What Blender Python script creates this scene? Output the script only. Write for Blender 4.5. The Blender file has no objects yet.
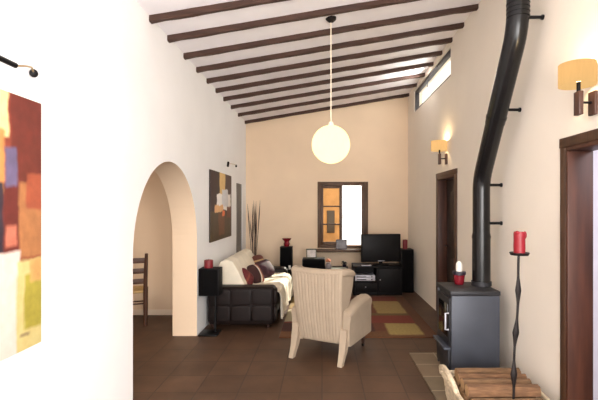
import bpy, bmesh, math, random
from mathutils import Vector, Matrix
random.seed(7)
S = bpy.context.scene
COL = S.collection
PI = math.pi

# ---------------------------------------------------------------- camera
cd = bpy.data.cameras.new('camera')
cam = bpy.data.objects.new('camera', cd); COL.objects.link(cam)
cam.location = (0, 0, 1.6); cam.rotation_euler = (PI/2, 0, 0)
cd.sensor_width = 36; cd.lens = 420/598*36
cd.shift_x = -23/598; cd.shift_y = 6/598
cd.clip_start = .05
S.camera = cam

# ---------------------------------------------------------------- world / light
W = bpy.data.worlds.new('sky'); S.world = W; W.use_nodes = True
bg = W.node_tree.nodes['Background']
bg.inputs[0].default_value = (1.0, .96, .90, 1); bg.inputs[1].default_value = 2.6

sd = bpy.data.lights.new('sun', 'SUN'); sd.energy = 9; sd.angle = .012; sd.color = (1, .93, .8)
so = bpy.data.objects.new('sun', sd); COL.objects.link(so)
so.rotation_euler = Vector((-.75, -1.3, -.85)).to_track_quat('-Z', 'Y').to_euler()
so.location = (6, 14, 8)

def area(name, loc, direction, sx, sy, power, color):
    d = bpy.data.lights.new(name, 'AREA'); d.shape = 'RECTANGLE'; d.size = sx; d.size_y = sy
    d.energy = power; d.color = color
    o = bpy.data.objects.new(name, d); COL.objects.link(o); o.location = loc
    o.rotation_euler = Vector(direction).to_track_quat('-Z', 'Z').to_euler()
    return o
area('fill_rear', (.1, -2.52, 1.45), (0, 1, 0.22), 2.6, 2.3, 200, (1, .97, .95))  # added fill from behind the camera, brightens the whole room
area('fill_side', (1.78, -.25, 1.5), (-1, .9, 0), 1.9, 1.5, 150, (1, .98, .96))  # added fill from an unseen side opening, brightens the left wall
area('daylight_clerestory', (1.78, 6.8, 3.55), (-1, 0, -.45), 2.1, .36, 75, (1, .97, .93))
area('dining_room_light', (-3.4, 4.2, 2.5), (0, 0, -1), 1.2, 1.2, 32, (1, .87, .76))
area('side_room_light', (3.0, 2.0, 2.4), (-.3, .4, -1), 1.0, 1.0, 22, (.93, .93, 1))

S.view_settings.view_transform = 'Standard'
S.view_settings.look = 'None'
S.view_settings.gamma = 1
S.view_settings.use_curve_mapping = False
S.view_settings.exposure = 0.15

# ---------------------------------------------------------------- materials
def lin(c):
    return tuple((v/255/12.92 if v/255 <= .04045 else ((v/255+.055)/1.055)**2.4) for v in c) + (1,)

def mat(name, rgb, rough=.6, metal=0, var=.0, scale=8, bump=0, bscale=60, emit=None, estr=0, spec=.5, stretch=None, coat=0):
    m = bpy.data.materials.new(name); m.use_nodes = True
    nt = m.node_tree; N = nt.nodes; L = nt.links
    b = N['Principled BSDF']
    c = lin(rgb)
    b.inputs['Base Color'].default_value = c
    b.inputs['Roughness'].default_value = rough
    b.inputs['Metallic'].default_value = metal
    b.inputs['Specular IOR Level'].default_value = spec
    if coat: b.inputs['Coat Weight'].default_value = coat
    tc = N.new('ShaderNodeTexCoord')
    vec = tc.outputs['Object']
    if stretch:
        mp = N.new('ShaderNodeMapping'); mp.inputs['Scale'].default_value = stretch
        L.new(vec, mp.inputs[0]); vec = mp.outputs[0]
    if var:
        n = N.new('ShaderNodeTexNoise'); n.inputs['Scale'].default_value = scale; n.inputs['Detail'].default_value = 5
        L.new(vec, n.inputs['Vector'])
        r = N.new('ShaderNodeValToRGB')
        r.color_ramp.elements[0].position = .3; r.color_ramp.elements[1].position = .72
        r.color_ramp.elements[0].color = tuple(v*(1-var) for v in c[:3])+(1,)
        r.color_ramp.elements[1].color = tuple(min(1, v*(1+var)) for v in c[:3])+(1,)
        L.new(n.outputs[0], r.inputs[0]); L.new(r.outputs[0], b.inputs['Base Color'])
    if bump:
        n2 = N.new('ShaderNodeTexNoise'); n2.inputs['Scale'].default_value = bscale; n2.inputs['Detail'].default_value = 4
        L.new(vec, n2.inputs['Vector'])
        bp = N.new('ShaderNodeBump'); bp.inputs['Strength'].default_value = bump; bp.inputs['Distance'].default_value = .01
        L.new(n2.outputs[0], bp.inputs['Height']); L.new(bp.outputs[0], b.inputs['Normal'])
    if emit:
        b.inputs['Emission Color'].default_value = lin(emit); b.inputs['Emission Strength'].default_value = estr
    return m

def tiles(name, c1, c2, grout, size, rough, gsize=.02, offset=0.0):
    m = bpy.data.materials.new(name); m.use_nodes = True
    nt = m.node_tree; N = nt.nodes; L = nt.links; b = N['Principled BSDF']
    tc = N.new('ShaderNodeTexCoord'); br = N.new('ShaderNodeTexBrick')
    br.offset = offset; br.squash = 1
    br.inputs['Color1'].default_value = lin(c1); br.inputs['Color2'].default_value = lin(c2); br.inputs['Mortar'].default_value = lin(grout)
    br.inputs['Scale'].default_value = 1; br.inputs['Mortar Size'].default_value = gsize*size
    br.inputs['Brick Width'].default_value = size; br.inputs['Row Height'].default_value = size
    br.inputs['Mortar Smooth'].default_value = .3
    L.new(tc.outputs['Object'], br.inputs['Vector'])
    n = N.new('ShaderNodeTexNoise'); n.inputs['Scale'].default_value = 4; n.inputs['Detail'].default_value = 6
    L.new(tc.outputs['Object'], n.inputs['Vector'])
    mx = N.new('ShaderNodeMixRGB'); mx.blend_type = 'OVERLAY'; mx.inputs[0].default_value = .55
    L.new(br.outputs['Color'], mx.inputs[1]); L.new(n.outputs[0], mx.inputs[2])
    L.new(mx.outputs[0], b.inputs['Base Color'])
    b.inputs['Roughness'].default_value = rough
    bp = N.new('ShaderNodeBump'); bp.inputs['Strength'].default_value = .25; bp.inputs['Distance'].default_value = .004
    bp.invert = True
    L.new(br.outputs['Fac'], bp.inputs['Height']); L.new(bp.outputs[0], b.inputs['Normal'])
    return m

def blocks(name, base, bl, axes=('Y', 'Z'), distort=.03, dscale=7, rough=.55, grain=.25, gscale=18):
    """abstract colour fields: rectangles with ragged edges; coordinates 0..1 over the object's box"""
    m = bpy.data.materials.new(name); m.use_nodes = True
    nt = m.node_tree; N = nt.nodes; L = nt.links; b = N['Principled BSDF']
    tc = N.new('ShaderNodeTexCoord')
    n = N.new('ShaderNodeTexNoise'); n.inputs['Scale'].default_value = dscale; n.inputs['Detail'].default_value = 5
    L.new(tc.outputs['Generated'], n.inputs['Vector'])
    v1 = N.new('ShaderNodeVectorMath'); v1.operation = 'SUBTRACT'; v1.inputs[1].default_value = (.5, .5, .5)
    L.new(n.outputs['Color'], v1.inputs[0])
    v2 = N.new('ShaderNodeVectorMath'); v2.operation = 'SCALE'; v2.inputs['Scale'].default_value = distort*2
    L.new(v1.outputs[0], v2.inputs[0])
    v3 = N.new('ShaderNodeVectorMath'); v3.operation = 'ADD'
    L.new(tc.outputs['Generated'], v3.inputs[0]); L.new(v2.outputs[0], v3.inputs[1])
    sp = N.new('ShaderNodeSeparateXYZ'); L.new(v3.outputs[0], sp.inputs[0])
    U, V = sp.outputs[axes[0]], sp.outputs[axes[1]]
    def cmp(src, val, sign):
        k = N.new('ShaderNodeMapRange'); k.inputs['From Min'].default_value = val-.008*sign; k.inputs['From Max'].default_value = val+.008*sign
        L.new(src, k.inputs['Value']); return k.outputs[0]
    def mul(a, c):
        k = N.new('ShaderNodeMath'); k.operation = 'MULTIPLY'; L.new(a, k.inputs[0]); L.new(c, k.inputs[1]); return k.outputs[0]
    cur = None
    for (u0, u1, w0, w1, c) in bl:
        f = mul(mul(cmp(U, u0, 1), cmp(U, u1, -1)), mul(cmp(V, w0, 1), cmp(V, w1, -1)))
        mx = N.new('ShaderNodeMixRGB'); L.new(f, mx.inputs[0])
        if cur is None: mx.inputs[1].default_value = lin(base)
        else: L.new(cur, mx.inputs[1])
        mx.inputs[2].default_value = lin(c); cur = mx.outputs[0]
    g = N.new('ShaderNodeTexNoise'); g.inputs['Scale'].default_value = gscale; g.inputs['Detail'].default_value = 6
    L.new(tc.outputs['Generated'], g.inputs['Vector'])
    mx = N.new('ShaderNodeMixRGB'); mx.blend_type = 'OVERLAY'; mx.inputs[0].default_value = grain
    L.new(cur, mx.inputs[1]); L.new(g.outputs[0], mx.inputs[2]); L.new(mx.outputs[0], b.inputs['Base Color'])
    b.inputs['Roughness'].default_value = rough
    return m

def glass(name, tint=(255, 255, 255), rough=0):
    m = bpy.data.materials.new(name); m.use_nodes = True
    nt = m.node_tree; N = nt.nodes; L = nt.links; N.remove(N['Principled BSDF'])
    t = N.new('ShaderNodeBsdfTransparent'); t.inputs[0].default_value = lin(tint)
    L.new(t.outputs[0], N['Material Output'].inputs[0])
    return m

def shade_mat(name, rgb, estr, trans=.5):
    m = bpy.data.materials.new(name); m.use_nodes = True
    nt = m.node_tree; N = nt.nodes; L = nt.links; N.remove(N['Principled BSDF'])
    tc = N.new('ShaderNodeTexCoord'); n = N.new('ShaderNodeTexNoise'); n.inputs['Scale'].default_value = 60
    mp = N.new('ShaderNodeMapping'); mp.inputs['Scale'].default_value = (1, 1, .15)
    L.new(tc.outputs['Object'], mp.inputs[0]); L.new(mp.outputs[0], n.inputs['Vector'])
    r = N.new('ShaderNodeValToRGB'); c = lin(rgb)
    r.color_ramp.elements[0].color = tuple(v*.85 for v in c[:3])+(1,); r.color_ramp.elements[1].color = c
    L.new(n.outputs[0], r.inputs[0])
    t = N.new('ShaderNodeBsdfTranslucent'); t.inputs[0].default_value = tuple(v*trans for v in c[:3])+(1,)
    e = N.new('ShaderNodeEmission'); e.inputs[1].default_value = estr; L.new(r.outputs[0], e.inputs[0])
    a = N.new('ShaderNodeAddShader'); L.new(t.outputs[0], a.inputs[0]); L.new(e.outputs[0], a.inputs[1])
    L.new(a.outputs[0], N['Material Output'].inputs[0])
    return m

M = {}
M['wall_white'] = mat('white_plaster', (243, 242, 242), .9, var=.02, scale=2, bump=.25, bscale=9)
M['wall_cream'] = mat('cream_plaster', (240, 230, 216), .9, var=.02, scale=2, bump=.25, bscale=9)
M['wall_tan'] = mat('tan_plaster', (236, 211, 182), .9, var=.03, scale=2, bump=.2, bscale=9)
M['wall_peach'] = mat('peach_plaster', (232, 208, 180), .9, var=.02, scale=2, bump=.2, bscale=9)
M['ceiling'] = mat('ceiling_white', (246, 243, 247), .9, var=.03, scale=3, bump=.2, bscale=14)
M['floor'] = tiles('brown_floor_tile', (82, 57, 39), (73, 50, 34), (58, 40, 29), .36, .55, .018)
M['hearth'] = tiles('hearth_tile', (124, 104, 82), (112, 98, 78), (160, 146, 124), .3, .5, .03)
M['beam'] = mat('dark_beam_wood', (66, 42, 32), .75, var=.35, scale=6, bump=.3, bscale=20, stretch=(.4, 4, 4))
M['door_wood'] = mat('dark_door_wood', (74, 48, 31), .5, var=.3, scale=5, bump=.1, bscale=20, stretch=(5, 5, .5))
M['jamb_wood'] = mat('red_brown_jamb_wood', (74, 41, 28), .5, var=.3, scale=5, stretch=(5, 5, .5))
M['leaf_wood'] = mat('dark_panel_wood', (48, 36, 30), .5, var=.3, scale=5, stretch=(5, 5, .5))
M['win_wood'] = mat('window_wood', (84, 56, 32), .5, var=.3, scale=6, stretch=(3, 3, .6))
M['black_metal'] = mat('black_metal', (22, 22, 24), .4, metal=.6, var=.1)
M['iron'] = mat('wrought_iron', (34, 27, 26), .55, metal=.5, var=.3, scale=20)
M['pipe'] = mat('black_enamel_pipe', (13, 13, 15), .25, var=.1, spec=.4)
M['stove_side'] = mat('blue_grey_steel', (66, 70, 80), .5, metal=.2, var=.12, scale=3)
M['stove_body'] = mat('dark_cast_iron', (46, 46, 50), .5, metal=.4, var=.15, scale=9)
M['stove_glass'] = mat('stove_glass', (14, 14, 16), .12)
M['black_lac'] = mat('black_cabinet', (15, 12, 13), .55, var=.15, scale=5, spec=.18)
M['black_cloth'] = mat('black_speaker_cloth', (11, 10, 11), .85, var=.2, scale=60, spec=.1)
M['screen'] = mat('tv_screen', (14, 13, 15), .5, spec=.25)
M['leather'] = mat('dark_brown_leather', (24, 14, 12), .5, var=.25, scale=14, bump=.15, bscale=80, spec=.22)
M['throw'] = mat('cream_throw', (230, 220, 200), .95, var=.07, scale=6, bump=.35, bscale=50)
M['chair_fab'] = mat('cream_corduroy', (164, 147, 127), .95, var=.05, scale=10, bump=.3, bscale=120)
M['leg_dark'] = mat('dark_leg_wood', (50, 30, 22), .45)
M['red_wax'] = mat('red_wax', (142, 16, 30), .45, var=.12, scale=12)
M['dark_red_wax'] = mat('dark_red_wax', (118, 22, 30), .5, var=.1)
M['white_wax'] = mat('white_wax', (240, 236, 226), .5)
M['red_glass'] = mat('red_glazed', (120, 24, 36), .25, var=.1)
M['silver'] = mat('silver_plastic', (196, 196, 204), .35, metal=.2)
M['brass'] = mat('pale_brass', (186, 160, 120), .4, metal=.6)
M['reed'] = mat('dry_reed', (66, 46, 42), .8, var=.3, scale=12)
M['chair_wood'] = mat('chair_wood', (78, 48, 32), .5, var=.3, scale=8, stretch=(3, 3, .6))
M['rush'] = mat('rush_seat', (190, 160, 110), .9, var=.2, scale=30)
M['wicker'] = mat('pale_wicker', (206, 188, 160), .85, var=.25, scale=22, bump=.6, bscale=45, stretch=(1, 1, 3))
M['bark'] = mat('brown_bark', (112, 84, 58), .95, var=.4, scale=16, bump=.8, bscale=30, stretch=(.6, 3, 3))
M['bark2'] = mat('reddish_bark', (116, 84, 58), .95, var=.4, scale=16, bump=.8, bscale=30, stretch=(.6, 3, 3))
M['cut'] = mat('cut_wood', (160, 126, 88), .85, var=.2, scale=10)
M['plate_wood'] = mat('sconce_wood', (78, 50, 40), .5, var=.2)
M['shade'] = shade_mat('sconce_shade_fabric', (252, 204, 134), .80, .10)
M['globe'] = shade_mat('pendant_globe_paper', (255, 246, 186), .74, .16)
M['bulb'] = mat('bulb', (255, 240, 210), .4, emit=(255, 225, 170), estr=6)
M['cord'] = mat('white_cord', (240, 226, 204), .6)
M['glass'] = glass('window_glass', (246, 248, 246))
M['ochre'] = mat('ochre_render', (172, 128, 80), .9, var=.3, scale=2)
M['dark_void'] = mat('dark_window', (52, 40, 30), .4)
M['terra'] = mat('terracotta', (196, 120, 66), .85, var=.15)
M['ground'] = mat('terrace_stone', (150, 134, 112), .9, var=.1)
M['dim_panel'] = mat('dim_opening_grey', (112, 108, 106), .6)  # dimness of the far left opening put into the colour
M['photo'] = mat('grey_photo', (112, 108, 112), .35, var=.35, scale=9)
M['photo_light'] = mat('pale_photo', (196, 186, 180), .35, var=.25, scale=14)
M['frame_green'] = mat('olive_frame', (70, 70, 44), .5)
M['frame_grey'] = mat('grey_frame', (90, 84, 88), .4)
M['leafy'] = mat('dark_leaf', (40, 36, 26), .6, var=.3)
M['paper'] = mat('magazine', (120, 124, 110), .5, var=.3, scale=9)
M['orange_flower'] = mat('orange_blossom', (226, 150, 112), .7, var=.2)
M['vase_glass'] = mat('grey_vase_glaze', (140, 132, 134), .2)
M['bottle_dark'] = mat('dark_lantern_metal', (34, 26, 42), .4)

# ---------------------------------------------------------------- mesh helpers
class MB:
    def __init__(s): s.bm = bmesh.new(); s.idx = 0
    def _m(s, faces):
        for f in faces: f.material_index = s.idx
    def box(s, x0, x1, y0, y1, z0, z1, bev=0, seg=2, rot=None):
        r = bmesh.ops.create_cube(s.bm, size=1)
        vs = r['verts']
        for v in vs:
            v.co = Vector(((x0+x1)/2+v.co.x*(x1-x0), (y0+y1)/2+v.co.y*(y1-y0), (z0+z1)/2+v.co.z*(z1-z0)))
        fs = list({f for v in vs for f in v.link_faces}); s._m(fs)
        if rot is not None:
            for v in vs: v.co = rot @ v.co
        if bev:
            es = list({e for v in vs for e in v.link_edges})
            bmesh.ops.bevel(s.bm, geom=es, offset=bev, segments=seg, affect='EDGES', profile=.5)
        return s
    def tube(s, pts, rad, n=12, cap=True, sq=1.0):
        pts = [Vector(p) for p in pts]
        if not hasattr(rad, '__len__'): rad = [rad]*len(pts)
        rings = []; up = None
        for i, p in enumerate(pts):
            t = (pts[min(i+1, len(pts)-1)]-pts[max(i-1, 0)]).normalized()
            if up is None:
                up = Vector((0, 0, 1)) if abs(t.z) < .9 else Vector((0, 1, 0))
            a = t.cross(up).normalized(); b = a.cross(t).normalized(); up = b
            rings.append([s.bm.verts.new(p+rad[i]*(math.cos(2*PI*k/n)*a+sq*math.sin(2*PI*k/n)*b)) for k in range(n)])
        fs = []
        for i in range(len(rings)-1):
            for k in range(n):
                fs.append(s.bm.faces.new((rings[i][k], rings[i][(k+1) % n], rings[i+1][(k+1) % n], rings[i+1][k])))
        if cap:
            fs.append(s.bm.faces.new(rings[0][::-1])); fs.append(s.bm.faces.new(rings[-1]))
        s._m(fs); return s
    def lathe(s, prof, c=(0, 0, 0), n=24, cap=True):
        rings = [[s.bm.verts.new((c[0]+r*math.cos(2*PI*k/n), c[1]+r*math.sin(2*PI*k/n), c[2]+z)) for k in range(n)] for r, z in prof]
        fs = []
        for i in range(len(rings)-1):
            for k in range(n):
                fs.append(s.bm.faces.new((rings[i][k], rings[i][(k+1) % n], rings[i+1][(k+1) % n], rings[i+1][k])))
        if cap:
            fs.append(s.bm.faces.new(rings[0][::-1])); fs.append(s.bm.faces.new(rings[-1]))
        s._m(fs); return s
    def sell(s, c, r, e1=.5, e2=.5, nu=20, nv=12, mtx=None):
        """superellipsoid"""
        def p(v, e): return math.copysign(abs(v)**e, v)
        rings = []
        for i in range(1, nv):
            a = -PI/2+PI*i/nv
            ring = []
            for k in range(nu):
                b = 2*PI*k/nu
                v = Vector((r[0]*p(math.cos(a), e1)*p(math.cos(b), e2), r[1]*p(math.cos(a), e1)*p(math.sin(b), e2), r[2]*p(math.sin(a), e1)))
                if mtx is not None: v = mtx @ v
                ring.append(s.bm.verts.new(v+Vector(c)))
            rings.append(ring)
        lo = Vector((0, 0, -r[2])); hi = Vector((0, 0, r[2]))
        if mtx is not None: lo = mtx @ lo; hi = mtx @ hi
        bo = s.bm.verts.new(lo+Vector(c)); tp = s.bm.verts.new(hi+Vector(c))
        fs = []
        for i in range(len(rings)-1):
            for k in range(nu): fs.append(s.bm.faces.new((rings[i][k], rings[i][(k+1) % nu], rings[i+1][(k+1) % nu], rings[i+1][k])))
        for k in range(nu):
            fs.append(s.bm.faces.new((bo, rings[0][(k+1) % nu], rings[0][k]))); fs.append(s.bm.faces.new((tp, rings[-1][k], rings[-1][(k+1) % nu])))
        s._m(fs); return s
    def prism(s, outline, axis, a, b):
        """closed 2D outline extruded along an axis from a to b"""
        def mk(p, t):
            return (t, p[0], p[1]) if axis == 'X' else ((p[0], t, p[1]) if axis == 'Y' else (p[0], p[1], t))
        A = [s.bm.verts.new(mk(p, a)) for p in outline]; B = [s.bm.verts.new(mk(p, b)) for p in outline]
        n = len(outline); fs = [s.bm.faces.new(A), s.bm.faces.new(B[::-1])]
        for k in range(n): fs.append(s.bm.faces.new((A[k], B[k], B[(k+1) % n], A[(k+1) % n])))
        s._m(fs)
        for f in fs: f.normal_update()
        bmesh.ops.triangulate(s.bm, faces=fs[:2], ngon_method='EAR_CLIP')
        return s
    def shell(s, f, nu, nv, th):
        """sheet f(u,v)->Vector with thickness th (along its normal)"""
        P = [[f(i/nu, j/nv) for j in range(nv+1)] for i in range(nu+1)]
        def nrm(i, j):
            a = P[min(i+1, nu)][j]-P[max(i-1, 0)][j]; b = P[i][min(j+1, nv)]-P[i][max(j-1, 0)]
            q = a.cross(b); return q.normalized() if q.length else Vector((0, 0, 1))
        T = [[s.bm.verts.new(P[i][j]) for j in range(nv+1)] for i in range(nu+1)]
        B = [[s.bm.verts.new(P[i][j]-th*nrm(i, j)) for j in range(nv+1)] for i in range(nu+1)]
        fs = []
        for i in range(nu):
            for j in range(nv):
                fs.append(s.bm.faces.new((T[i][j], T[i+1][j], T[i+1][j+1], T[i][j+1])))
                fs.append(s.bm.faces.new((B[i][j], B[i][j+1], B[i+1][j+1], B[i+1][j])))
        for i in range(nu):
            fs.append(s.bm.faces.new((T[i][0], B[i][0], B[i+1][0], T[i+1][0]))); fs.append(s.bm.faces.new((T[i][nv], T[i+1][nv], B[i+1][nv], B[i][nv])))
        for j in range(nv):
            fs.append(s.bm.faces.new((T[0][j], T[0][j+1], B[0][j+1], B[0][j]))); fs.append(s.bm.faces.new((T[nu][j], B[nu][j], B[nu][j+1], T[nu][j+1])))
        s._m(fs); return s
    def build(s, name, mats, parent=None, smooth=True, loc=None, rot=None, sub=0):
        bmesh.ops.recalc_face_normals(s.bm, faces=s.bm.faces)
        me = bpy.data.meshes.new(name); s.bm.to_mesh(me); s.bm.free()
        if not isinstance(mats, (list, tuple)): mats = [mats]
        for m in mats: me.materials.append(m)
        if smooth:
            for p in me.polygons: p.use_smooth = True
            me.set_sharp_from_angle(angle=math.radians(38))
        o = bpy.data.objects.new(name, me); COL.objects.link(o)
        if parent: o.parent = parent
        if loc: o.location = loc
        if rot: o.rotation_euler = rot
        if sub:
            md = o.modifiers.new('smooth', 'SUBSURF'); md.levels = sub; md.render_levels = sub
        return o

def tag(o, label=None, cat=None, group=None, kind=None):
    if label: o['label'] = label
    if cat: o['category'] = cat
    if group: o['group'] = group
    if kind: o['kind'] = kind
    return o
def thing(name, label, cat, loc=(0, 0, 0), rz=0, group=None):
    o = bpy.data.objects.new(name, None); COL.objects.link(o); o.empty_display_size = .1
    o.location = loc; o.rotation_euler = (0, 0, rz)
    return tag(o, label, cat, group)
def struct(o, label=None, cat=None): return tag(o, label, cat, kind='structure')

# ================================================================ THE SETTING
XL, XR, YB, YR = -1.54, 1.74, 8.5, -2.6
def ceil_z(x): return 3.3+(x-XL)/(XR-XL)*.55

o = MB().box(-5.2, 4.3, YR-.2, YB+.2, -.12, 0).build('floor', M['floor'], smooth=False)
struct(o, 'brown tiled floor', 'floor')
# ceiling: one sloping slab; overhang past the right wall is added to block sun
def slope_slab(x0, x1, z_off, th):
    return [(x0, ceil_z(x0)+z_off), (x1, ceil_z(x1)+z_off), (x1, ceil_z(x1)+z_off+th), (x0, ceil_z(x0)+z_off+th)]
o = MB().prism(slope_slab(XL-.3, XR+.85, 0, .14), 'Y', YR-.2, YB+.3).build('ceiling', M['ceiling'], smooth=False)
struct(o, 'sloping white ceiling between dark beams', 'ceiling')

# left wall with the arch and the far opening
A0, A1, SP = 3.42, 5.17, 1.175
R = (A1-A0)/2
out = [(YR, 0), (A0, 0), (A0, SP)]
for k in range(1, 40):
    a = PI-PI*k/40
    out.append(((A0+A1)/2+R*math.cos(a), SP+R*math.sin(a)))
D0, D1, DZ = 7.55, 8.12, 2.02
out += [(A1, SP), (A1, 0), (D0, 0), (D0, DZ), (D1, DZ), (D1, 0), (YB+.2, 0), (YB+.2, 3.3), (YR, 3.3)]
o = MB().prism(out, 'X', XL-.3, XL).build('wall_left', [M['wall_white'], M['wall_peach']], smooth=False)
for p in o.data.polygons:      # the inside of the arch gets the same peach as the room behind it
    if abs(p.normal.x) < .5 and A0-.01 <= p.center.y <= A1+.01 and p.center.z < SP+R+.02: p.material_index = 1
struct(o, 'white left wall with round arch', 'wall')
# back wall
WX0, WX1, WZ0, WZ1 = -.09, .93, .75, 2.09
mb = MB()
mb.prism([(XL, 0), (WX0, 0), (WX0, ceil_z(WX0)), (XL, ceil_z(XL))], 'Y', YB, YB+.3)
mb.prism([(WX1, 0), (XR, 0), (XR, ceil_z(XR)), (WX1, ceil_z(WX1))], 'Y', YB, YB+.3)
mb.prism([(WX0, 0), (WX1, 0), (WX1, WZ0), (WX0, WZ0)], 'Y', YB, YB+.3)
mb.prism([(WX0, WZ1), (WX1, WZ1), (WX1, ceil_z(WX1)), (WX0, ceil_z(WX0))], 'Y', YB, YB+.3)
o = mb.build('wall_back', M['wall_tan'], smooth=False); struct(o, 'tan back wall with small window', 'wall')
# right wall: two doorways, clerestory, an unseen side opening added for fill light
N0, N1 = 2.07, 2.97      # near doorway
F0, F1 = 5.46, 6.27      # far doorway
DH = 2.015
C0, C1, CZ0, CZ1 = 5.68, 7.94, 3.36, 3.76
mb = MB()
V0, V1 = -1.2, .7
mb.prism([(V1, 0), (N0, 0), (N0, DH), (N1, DH), (N1, 0), (F0, 0), (F0, DH), (F1, DH), (F1, 0), (YB+.2, 0), (YB+.2, CZ0), (V1, CZ0)], 'X', XR, XR+.16)
mb.box(XR, XR+.16, YR, V0, 0, CZ0); mb.box(XR, XR+.16, V0, V1, 0, .75); mb.box(XR, XR+.16, V0, V1, 2.25, CZ0)
mb.box(XR, XR+.16, YR, C0, CZ0, 3.86); mb.box(XR, XR+.16, C1, YB+.2, CZ0, 3.86); mb.box(XR, XR+.16, C0, C1, CZ1, 3.86)
o = mb.build('wall_right', M['wall_cream'], smooth=False); struct(o, 'cream right wall with doorways and high window', 'wall')
# rear wall behind the camera with a wide opening added for fill light
mb = MB()
mb.box(XL, -1.2, YR-.2, YR, 0, 3.3); mb.box(1.4, XR, YR-.2, YR, 0, 3.3); mb.box(-1.2, 1.4, YR-.2, YR, 2.6, 3.3)
mb.prism([(XL, 3.3), (XR, 3.3), (XR, ceil_z(XR))], 'Y', YR-.2, YR)
o = mb.build('wall_rear', M['wall_white'], smooth=False); struct(o)

# dining room behind the arch
mb = MB(); mb.box(-5.2, XL-.3, 6.17, 6.35, 0, 2.62)
struct(mb.build('wall_dining_back', M['wall_peach'], smooth=False), 'peach wall of the room beyond the arch', 'wall')
mb = MB(); mb.box(-5.2, -5.0, 1.5, 6.17, 0, 2.62)
struct(mb.build('wall_dining_left', M['wall_peach'], smooth=False))
mb = MB(); mb.box(-5.2, XL-.3, 1.3, 1.5, 0, 2.62)
struct(mb.build('wall_dining_front', M['wall_peach'], smooth=False))
struct(MB().box(-5.2, XL-.3, 1.3, 6.35, 2.62, 2.72).build('ceiling_dining', M['wall_peach'], smooth=False))
struct(MB().box(-5.0, XL-.3, 6.155, 6.17, 0, .08, .004).build('baseboard_dining', mat('pale_skirting', (236, 218, 196), .6)), 'pale skirting beyond the arch', 'skirting')
# room beyond the near doorway
mb = MB(); mb.box(XR+.16, 4.3, 3.25, 3.4, 0, 2.62); mb.box(4.15, 4.3, .9, 3.25, 0, 2.62); mb.box(XR+.16, 4.3, .75, .9, 0, 2.62)
struct(mb.build('wall_side_room', mat('lavender_plaster', (234, 230, 240), .9, var=.02), smooth=False), 'pale wall of the room through the near doorway', 'wall')
struct(MB().box(XR+.16, 4.3, .75, 3.4, 2.62, 2.72).build('ceiling_side_room', M['ceiling'], smooth=False))

# doorway joinery
def doorway(idx, y0, y1, leaf, label):
    root = bpy.data.objects.new('door_%d' % idx, None); COL.objects.link(root); root.location = (XR, (y0+y1)/2, 0)
    struct(root, label, 'door')
    w = (y1-y0)/2; c = .065
    MB().box(-.02, .16, w-.03, w, 0, DH-.03, .004).build('jamb', M['jamb_wood'], root)
    MB().box(-.02, .16, -w, -w+.03, 0, DH-.03, .004).build('jamb', M['jamb_wood'], root)
    MB().box(-.02, .16, -w, w, DH-.03, DH, .004).build('head_jamb', M['jamb_wood'], root)
    MB().box(-.022, 0, w, w+c, 0, DH, .004).build('casing', M['door_wood'], root)
    MB().box(-.022, 0, -w-c, -w, 0, DH, .004).build('casing', M['door_wood'], root)
    MB().box(-.022, 0, -w-c-.01, w+c+.01, DH, DH+c+.005, .004).build('head_casing', M['door_wood'], root)
    if leaf:
        l = MB(); l.box(.115, .155, -w+.03, w-.03, .01, DH-.035, .003)
        lo = l.build('door_leaf', M['leaf_wood'], root)
        for z0, z1 in ((.2, .85), (1.0, 1.8)):
            for s in (-1, 1):
                MB().box(.107, .117, s*.19-.13, s*.19+.13, z0, z1, .006).build('panel', M['leaf_wood'], lo)
        MB().tube([(.115, w-.1, 1.02), (.07, w-.1, 1.02), (.07, w-.22, 1.02)], .01).build('handle', M['black_metal'], lo)
doorway(1, N0, N1, False, 'nearer wooden doorway on the right, open to a pale room')
doorway(2, F0, F1, True, 'farther dark wooden door on the right wall')
# far opening in the left wall: added grey leaf stands for its dim interior
root = bpy.data.objects.new('door_3', None); COL.objects.link(root); root.location = (XL, (D0+D1)/2, 0)
struct(root, 'narrow opening at the far end of the left wall, its dimness painted grey', 'door')
w = (D1-D0)/2
l = MB(); l.box(-.055, -.015, -w, w, 0, DZ, .003)
lo = l.build('door_leaf', M['dim_panel'], root)
MB().box(-.02, -.008, -w+.08, w-.08, .2, .9, .005).build('panel', M['dim_panel'], lo)
MB().box(-.02, -.008, -w+.08, w-.08, 1.05, 1.85, .005).build('panel', M['dim_panel'], lo)

# back window: left casement shut, right casement folded inwards
win = bpy.data.objects.new('window_1', None); COL.objects.link(win); win.location = (0, YB, 0)
struct(win, 'small wooden window in the back wall, right side open', 'window')
fy0, fy1 = -.025, .09
mb = MB()
mb.box(WX0, WX0+.06, fy0, fy1, WZ0, WZ1, .005); mb.box(WX1-.09, WX1, fy0, fy1, WZ0, WZ1, .005)
mb.box(WX0+.055, WX1-.065, fy0+.002, fy1, WZ1-.075, WZ1-.002, .005); mb.box(WX0+.055, WX1-.065, fy0+.002, fy1, WZ0+.002, WZ0+.055, .005)
mb.build('window_frame', M['win_wood'], win)
def casement(parent, x0, x1, z0, z1, stile, name='casement'):
    c = MB()
    c.box(x0, x0+stile, 0, .045, z0, z1, .004); c.box(x1-stile, x1, 0, .045, z0, z1, .004)
    c.box(x0+stile, x1-stile, .002, .043, z1-stile, z1-.001, .004); c.box(x0+stile, x1-stile, .002, .043, z0+.001, z0+stile*1.2, .004)
    for k in (1, 2):
        z = z0+stile+(z1-z0-2*stile)*k/3
        c.box(x0+stile-.002, x1-stile+.002, .008, .038, z-.014, z+.014, .003)
    co = c.build(name, M['win_wood'], parent)
    MB().box(x0+stile*.8, x1-stile*.8, .020, .026, z0+stile, z1-stile*.8).build('pane', M['glass'], co)
    return co
casement(win, WX0+.06, WX0+.50, WZ0+.055, WZ1-.075, .058)
rc = casement(win, -.42, 0, WZ0+.06, WZ1-.08, .055)
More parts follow.
